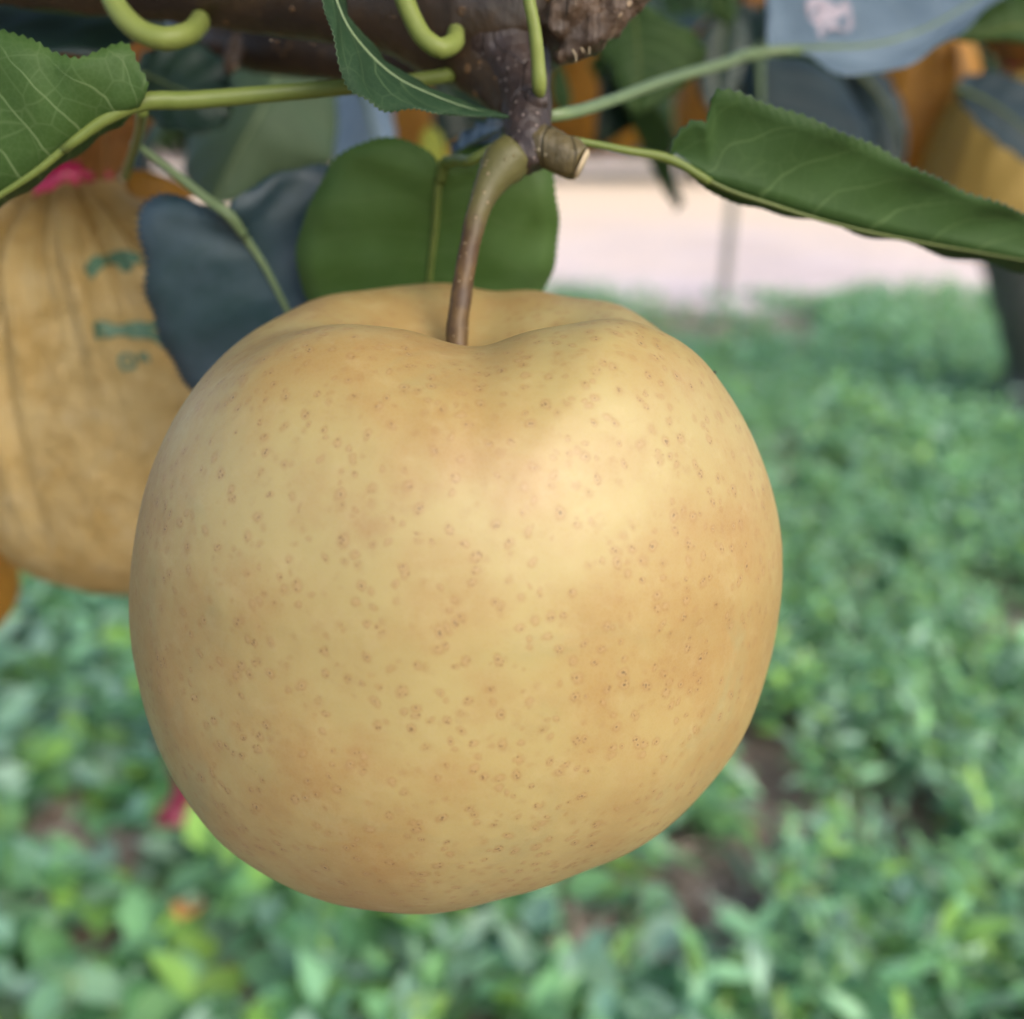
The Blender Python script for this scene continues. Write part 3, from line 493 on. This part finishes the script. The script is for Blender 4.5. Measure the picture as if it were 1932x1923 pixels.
# ------------------------------------------------------------------ paper bags
BS = np.array([0, .06, .15, .3, .45, .6, .75, .87, .95, 1.]); BR = np.array([.0105, .026, .041, .0495, .0535, .0555, .054, .047, .033, .0]); BZ = np.array([0, .007, .019, .041, .062, .082, .100, .112, .119, .121])
FOLDS = [(c_, w_, l_, k_, a_) for c_, w_, l_, k_, a_ in zip(np.r_[np.linspace(-2.7, -.3, 17), np.linspace(0, 3.2, 8)]+np.random.default_rng(8).uniform(-.05, .05, 25), np.random.default_rng(9).uniform(.035, .085, 25), np.random.default_rng(10).uniform(.10, .40, 25)**1.0, np.random.default_rng(12).uniform(-.25, .35, 25), np.tile([1.1, -1.1, .7, -.8, 1.3], 5))]+[(-1.0, .05, .78, .55, 1.2), (-.86, .06, .70, .50, -1.), (-1.95, .05, .62, .05, 1.), (-1.84, .05, .55, .05, -.9)]
def bag_surf(phi, s, seed=0, off=0.):
    """s<0: collar above the tie, 0..1 neck to bottom. Local coordinates, neck at the origin."""
    s = np.asarray(s, float); phi = np.asarray(phi, float)*1.; q = np.random.default_rng(seed); sp = np.clip(s, 0, 1)
    rr = np.interp(sp, np.linspace(0, 1, 101), np.convolve(np.pad(np.interp(np.linspace(0, 1, 101), BS, BR), 4, 'edge'), np.ones(9)/9, 'valid')); rr = np.where(sp > .93, np.interp(sp, BS, BR), rr)
    z = -np.interp(sp, BS, BZ); pl = 0*phi
    if seed == 6:
        for c, wk, ln, lean, a in FOLDS:
            dd = np.abs(wd(phi, c+lean*sp)); pl = pl+a*np.clip(1-dd/wk, 0, 1)**.8*np.exp(-(sp/ln)**3)
    for k in range(0 if seed == 6 else 15):
        c = q.uniform(0, 2*math.pi); wk = q.uniform(.06, .16); ln = q.uniform(.12, .55); lean = q.uniform(-.5, .5); a = q.uniform(.6, 1.4)*q.choice([-1, 1, 1])
        dd = np.abs(wd(phi, c+lean*sp)); pl = pl+a*np.clip(1-dd/(wk*(1+1.5*sp)), 0, 1)*np.exp(-(sp/ln)**2)
    rr = rr+.0066*np.tanh(1.4*pl)*np.clip(sp*6+.25, .25, 1)*np.clip(1-1.15*sp, .05, 1)
    rr = rr*(1+.022*np.sin(2*phi+.7+2*sp)*np.sin(math.pi*sp)+.012*np.sin(5*phi+4*sp)*np.sin(math.pi*sp))+.0006*np.sin(11*phi+9*sp)*np.sin(math.pi*sp)
    up = np.clip(-s, 0, 1); rr = rr+up*(.021+.010*np.sin(3*phi+1)+.008*np.sin(7*phi)); z = z+up*(.030+.012*np.sin(2*phi+2.2)+.006*np.sin(5*phi))
    rr = rr+off
    return np.stack([rr*np.cos(phi), rr*np.sin(phi), z-off*(sp > .9)], -1)
def bag_mesh(seed, nph=150):
    ss = np.r_[np.linspace(-1, -.1, 8), np.linspace(0, 1, 100)[:-1], .998]; ph_ = np.linspace(0, 2*math.pi, nph, endpoint=False)
    Sg, Pg = np.meshgrid(ss, ph_, indexing='ij'); V = bag_surf(Pg, Sg, seed).reshape(-1, 3); idx = np.arange(len(V)).reshape(len(ss), nph); nx = np.roll(idx, -1, 1)
    return V, np.stack([idx[:-1], idx[1:], nx[1:], nx[:-1]], -1).reshape(-1, 4).tolist()+[tuple(idx[-1][::-1])]
def make_bag(loc, mat, label, seed, sc=1., group=None, lean=(0, 0), detail=True):
    t = thing('fruit_bag', Vector(loc), label, 'paper bag', group); L0 = np.array(loc)
    def sh(X): X = X*sc; return X+L0+np.stack([X[..., 2]*lean[0], X[..., 2]*lean[1], 0*X[..., 2]], -1)
    nph = 240 if detail else 80; V, F = bag_mesh(seed, nph); nc = 8*nph
    mesh('paper', sh(V[nc:]), [tuple(i-nc for i in f) for f in F if min(f) >= nc], mat, t); mesh('collar', sh(V[:nc+nph]), [f for f in F if max(f) < nc+nph], COLLAR, t)
    a = np.linspace(0, 2*math.pi, 30); rg = np.stack([.0122*np.cos(a), .0122*np.sin(a), .002+.001*np.sin(3*a)], -1); tube('tie', sh(rg), [.0022*sc]*30, RED, t, 60, 8)
    return t, sh
BN = P(128, 338, .318)
bag, bsh = make_bag(BN, PAPER, 'tan waxed paper bag with green print, tied at its neck with red ribbon', 6, 1.06, None, (-.15, 0.0))
fv = [P(*q_) for q_ in ((240, 318, .300), (275, 322, .297), (310, 332, .295), (345, 350, .297), (380, 372, .300), (345, 376, .299), (305, 374, .296), (262, 378, .298), (235, 360, .302), (290, 350, .294))]
o = mesh('paper_corner', fv, [(9, i, (i+1) % 9) for i in range(9)], PAPER2, bag); o.modifiers.new('s', 'SUBSURF').levels = 2; o.modifiers['s'].render_levels = 2; o.modifiers.new('t', 'SOLIDIFY').thickness = .0004
# ribbon tail over the collar, print on the paper
rt = [P(66, 346, .288), P(95, 330, .286), P(125, 318, .286), P(152, 322, .288)]; rv = []; 
for k_, p in enumerate(crom(rt, 14)): rv += [p+UP*(.0026+.0008*math.sin(k_)), p-UP*(.0042-.0005*math.sin(k_*.8))+FW*-.0008]
o = mesh('ribbon_tail', rv, [(2*i, 2*i+1, 2*i+3, 2*i+2) for i in range(13)], RED, bag); o.modifiers.new('t', 'SOLIDIFY').thickness = .0004
sg, pg = np.meshgrid(np.linspace(.02, .9, 260), np.linspace(-math.pi, 0.6, 500), indexing='ij'); bw = bsh(bag_surf(pg, sg, 6)); bu, bv, bd = proj(bw)
def on_bag(u, v):
    e = np.hypot(bu-u, bv-v)+(bd-bd.min())*200; k = np.unravel_index(np.argmin(e), e.shape); return pg[k], sg[k]
def ink(pts_, w0, closed=False, n=40):
    a = np.array([on_bag(*p) for p in pts_]); c = crom(a, n); rv, dv = [], []
    T = np.gradient(c*[.05, .12], axis=0); T /= np.linalg.norm(T, axis=1)[:, None]+1e-9; nn = np.stack([-T[:, 1]/.05, T[:, 0]/.12], -1)
    for i in range(n):
        hw_ = w0*.28/FP/2*(1+.22*math.sin(i*.35)+.08*math.sin(i*1.1))
        for x in (-1, -.33, .33, 1): rv.append(c[i]+nn[i]*hw_*x)
    rv = np.array(rv); mesh('print', bsh(bag_surf(rv[:, 0], rv[:, 1], 6, .0005)), [(4*i+j, 4*i+j+1, 4*i+j+5, 4*i+j+4) for i in range(n-1) for j in range(3)], PRINT, bag)
ink([(165, 516), (182, 498), (209, 488), (242, 485), (268, 490)], 17); ink([(178, 624), (209, 622), (242, 624), (279, 630), (315, 644)], 20)
ink([(222, 503), (236, 505), (246, 500)], 9, n=12); ink([(256, 612), (285, 616), (310, 612)], 12, n=16); ink([(240+13*math.cos(a), 682+13*math.sin(a)) for a in np.linspace(0, 6.2, 12)], 7); ink([(262, 676), (272, 672), (280, 682)], 9, n=12)
BG_ = 'bagged fruit hanging deeper in the trees'
for (u, v, d, mt, sd_, sc, lab) in ((-250, 790, .40, PAPER2, 2, .8, 'orange paper bag hanging below and behind the tan bag'), (1120, 0, .72, PAPER2, 3, .85, 'orange paper bag behind the split old bark'), (1735, 40, .66, PAPER2, 4, .8, 'narrow orange paper bag beside the blue-grey leaves'),
        (1935, 130, .6, PAPER3, 5, .9, 'ochre paper bag under the dark leaf at the trunk side'), (770, 95, .75, PAPER2, 7, .95, 'orange paper bag behind the narrow folded leaf'), (890, 60, 1.1, PAPER2, 8, 1., 'orange paper bag far behind the fruiting spur'), (1395, 20, .95, PAPER2, 9, 1., 'brown orange paper bag in shade above the path')):
    make_bag(P(u, v, d), mt, lab, sd_, sc, BG_, (0, 0), False)
# ------------------------------------------------------------------ neighbouring trees
def make_tree(x, y, label, lean, h, r, n, seed, z0=.95, rad=.11, grp='orchard trees behind', Lf=.09):
    q = np.random.default_rng(seed); t = thing('pear_tree', (x, y, 0), label, 'tree', grp); lx, ly = lean
    tube('trunk', [(x, y, -.05), (x+.02, y, .12), (x+lx*.3, y+ly*.3, .5), (x+lx*.7, y+ly*.7, 1.0), (x+lx, y+ly, 1.5)], [rad*1.5, rad*1.1, rad*.9, rad*.85, rad*.6], TRUNK, t, 30, 14, .08)
    for k in range(5):
        a = q.uniform(0, 6.28); e = np.array([x+lx+math.cos(a)*r*.75, y+ly+math.sin(a)*r*.75, h*q.uniform(.7, 1.0)]); s_ = np.array([x+lx*.8, y+ly*.8, 1.15])
        tube('limb', [s_, (s_+e)/2+[0, 0, .15], e], [rad*.5, rad*.3, rad*.1], TRUNK, t, 16, 8, .06)
    a = q.uniform(0, 6.28, n); rr = r*np.sqrt(q.uniform(0, 1, n)); z = z0+(h-z0)*q.uniform(0, 1, n)**.9; C = np.c_[x+lx+rr*np.cos(a), y+ly+rr*np.sin(a), z+.25*(rr/r)**2*0]
    kp = np.sin(C[:, 0]*3.3+seed)+np.sin(C[:, 1]*2.9+C[:, 2]*2)+np.sin(C[:, 2]*5+C[:, 0]*2)+q.uniform(-1, 1, n) > -.7
    kp &= ~((C[:, 1] < 1.6)&(np.abs(C[:, 0]) < 1.3)&(C[:, 2] < 1.5)); u, v, d = proj(C); kp &= ~((d > .1)&(d < 5)&(v > 215)&(u > -50)&(u < 1850))
    tag(leaf_cloud('crown', C[kp], Lf, CROWN, t, GT, seed=seed+20), kind='stuff'); return t
tb = G(1985, 790)
make_tree(tb[0], tb[1], 'pear tree with a dark leaning trunk rising from the weeds', (-.42, .1), 2.4, 1.6, 1300, 31, .95, .19)
for i, (x, y, lab, ln, h, r, n) in enumerate(((-8.5, 25, 'orchard tree with a thick low crown past the path end', (.2, 0), 4.6, 3.7, 5200), (-2.2, 26.5, 'orchard tree behind the path straight past the branch', (-.2, .1), 4.4, 3.7, 5200), (4.2, 25.5, 'orchard tree behind the path, in line with the post', (.25, 0), 4.6, 3.8, 5200), (10.5, 25, 'orchard tree behind the path on the trunk side', (-.2, .2), 4.4, 3.7, 5200))):
    make_tree(x, y, lab, ln, h, r, n, 40+i, .75, .2, Lf=.40)
# ------------------------------------------------------------------ post by the path
pb = G(1364, 578); pt_ = thing('post', Vector(pb), 'thin grey post standing at the near edge of the pale path', 'post')
tube('shaft', [pb-[0, 0, .05], pb+[.012, 0, .5], pb+[.03, 0, 1.05]], [.030, .029, .028], POST, pt_, 12, 10); tube('cap', [pb+[.03, 0, 1.045], pb+[.031, 0, 1.08]], [.034, .022], POST, pt_, 4, 10)
# ------------------------------------------------------------------ weeds
q = np.random.default_rng(77)
bare = [G(60, 1640), G(1040, 1835), G(1295, 1700), G(1330, 1880), G(110, 1560), G(300, 1600), G(1130, 1790), G(1640, 880), G(1300, 640), G(1480, 620), G(1330, 590)]; brad = [.09, .06, .07, .05, .05, .05, .05, .07, .40, .35, .5]
n = 18000; y = .55+(q.uniform(0, 1, n)**.62)*6.1; x = q.uniform(-1, 1, n)*(.62*y+1.0)
far = (y > 4.6)*q.uniform(0, 1, n) < .62
den = np.sin(x*5.2+y*2)+np.sin(y*4.1-x*2.3)+np.sin(x*11+y*9)*.7+q.uniform(-1.2, 1.2, n)
ok = far&(den > -1.45)
for b, br in zip(bare, brad): ok &= ~(np.hypot(x-b[0], y-b[1]) < br*q.uniform(.6, 1.25, n))
x, y = x[ok], y[ok]; n = len(x); print('weeds', n)
feather = (np.sin(x*2.3+.8)+.9*(x-.15)+q.uniform(-.7, .7, n)) > .35
WT = np.array([(.23, .48, .21), (.28, .55, .30), (.11, .28, .12), (.34, .60, .13), (.29, .50, .34), (.40, .60, .44), (.27, .54, .22)])  # greens raised: the stronger light on the weeds is put into colour
def weeds(sel, per, Lm, asp, hmax, seed, name, lab, tw, pitch):
    q = np.random.default_rng(seed); bx, by = x[sel], y[sel]; k = len(bx); ht = hmax*q.uniform(.35, 1, k)*(1+.3*np.sin(bx*3)*np.sin(by*2.1))
    C = np.repeat(np.c_[bx, by, 0*bx], per, 0); f = np.tile(np.linspace(.25, 1, per), k)+q.uniform(-.1, .1, k*per); a = q.uniform(0, 6.28, k*per); sprd = q.uniform(.0, .035, k*per)
    C[:, 2] = np.clip(f, .1, 1.1)*np.repeat(ht, per); C[:, 0] += np.cos(a)*sprd; C[:, 1] += np.sin(a)*sprd
    Ls = Lm*np.repeat(1+.35*np.clip((2.0-by)/.9, 0, 1), per)*(1.25-.55*np.tile(np.linspace(0, 1, per), k))*np.repeat(q.uniform(.7, 1.35, k), per)
    Ls = np.minimum(Ls, .088); tw = np.asarray(tw); o = leaf_cloud(name, C, Ls, WEED, None, tw, seed=seed, asp=asp, pitch=pitch, seg=3); return tag(o, lab, 'weeds', kind='stuff')
weeds(~feather, 9, .062, .62, .16, 5, 'broadleaf_weeds', 'broad leaved green weeds covering the orchard floor', [tuple(c) for c in WT], (-35, 45))
weeds(feather, 20, .040, .34, .17, 6, 'feathery_weeds', 'fine feathery green weeds covering the orchard floor', [tuple(c*.95) for c in WT], (-30, 55))
gq = np.random.default_rng(15); gy = 1.25+gq.uniform(0, 1, 7000)**.7*5.3; gx_ = gq.uniform(-1, 1, 7000)*(.62*gy+.7); gk = np.sin(gx_*4+gy*3)+np.sin(gy*5-gx_*6)+gq.uniform(-1, 1, 7000) > .2
tag(leaf_cloud('grass', np.c_[gx_, gy, 0*gy+.03][gk], .12, WEED, None, [(.16, .36, .10), (.26, .46, .12), (.20, .40, .16)], seed=21, asp=.06, pitch=(25, 80), seg=3), 'thin upright grass blades growing between the weeds', 'grass', kind='stuff')
# straw litter on the bare patches
C = np.concatenate([np.c_[b[0]+q.normal(0, br*.7, 260), b[1]+q.normal(0, br*.7, 260), q.uniform(.012, .035, 260)] for b, br in zip(bare, brad)])
o = leaf_cloud('straw_litter', C, .06, STRAW, None, [(.42, .34, .29), (.52, .42, .37), (.30, .22, .17)], seed=9, asp=.09, pitch=(-8, 8), seg=2); tag(o, 'pale dry straw scattered on bare soil between weeds', 'straw', kind='stuff')
# ------------------------------------------------------------------ litter one can pick out
rb = G(312, 1560, .15); t = thing('ribbon_scrap', Vector(rb), 'dark red plastic ribbon scrap standing up among the weeds', 'ribbon')
rv = []
for i in range(16):
    s_ = i/15; p = rb+np.array([.012*math.sin(s_*5)+.03*s_, .03*math.sin(s_*3), .13*s_]); rv += [p-RT*(.018+.004*math.sin(i)), p+np.array([0, .006*math.sin(i*1.1), 0]), p+RT*(.018+.005*math.cos(i*1.3))]
o = mesh('ribbon_strip', rv, [(3*i+j, 3*i+j+1, 3*i+j+4, 3*i+j+3) for i in range(15) for j in range(2)], RED2, t); o.modifiers.new('t', 'SOLIDIFY').thickness = .0012
fl = G(378, 1735, .15); t = thing('fallen_leaf', Vector(fl), 'curled orange dry leaf caught on top of the weeds', 'leaf')
V, F, UV = leaf_template(.05, .04, .5, .4); o = mesh('leaf_blade', V+fl-[.02, 0, 0], F, DRY, t, uv=UV); o.modifiers.new('t', 'SOLIDIFY').thickness = .0006
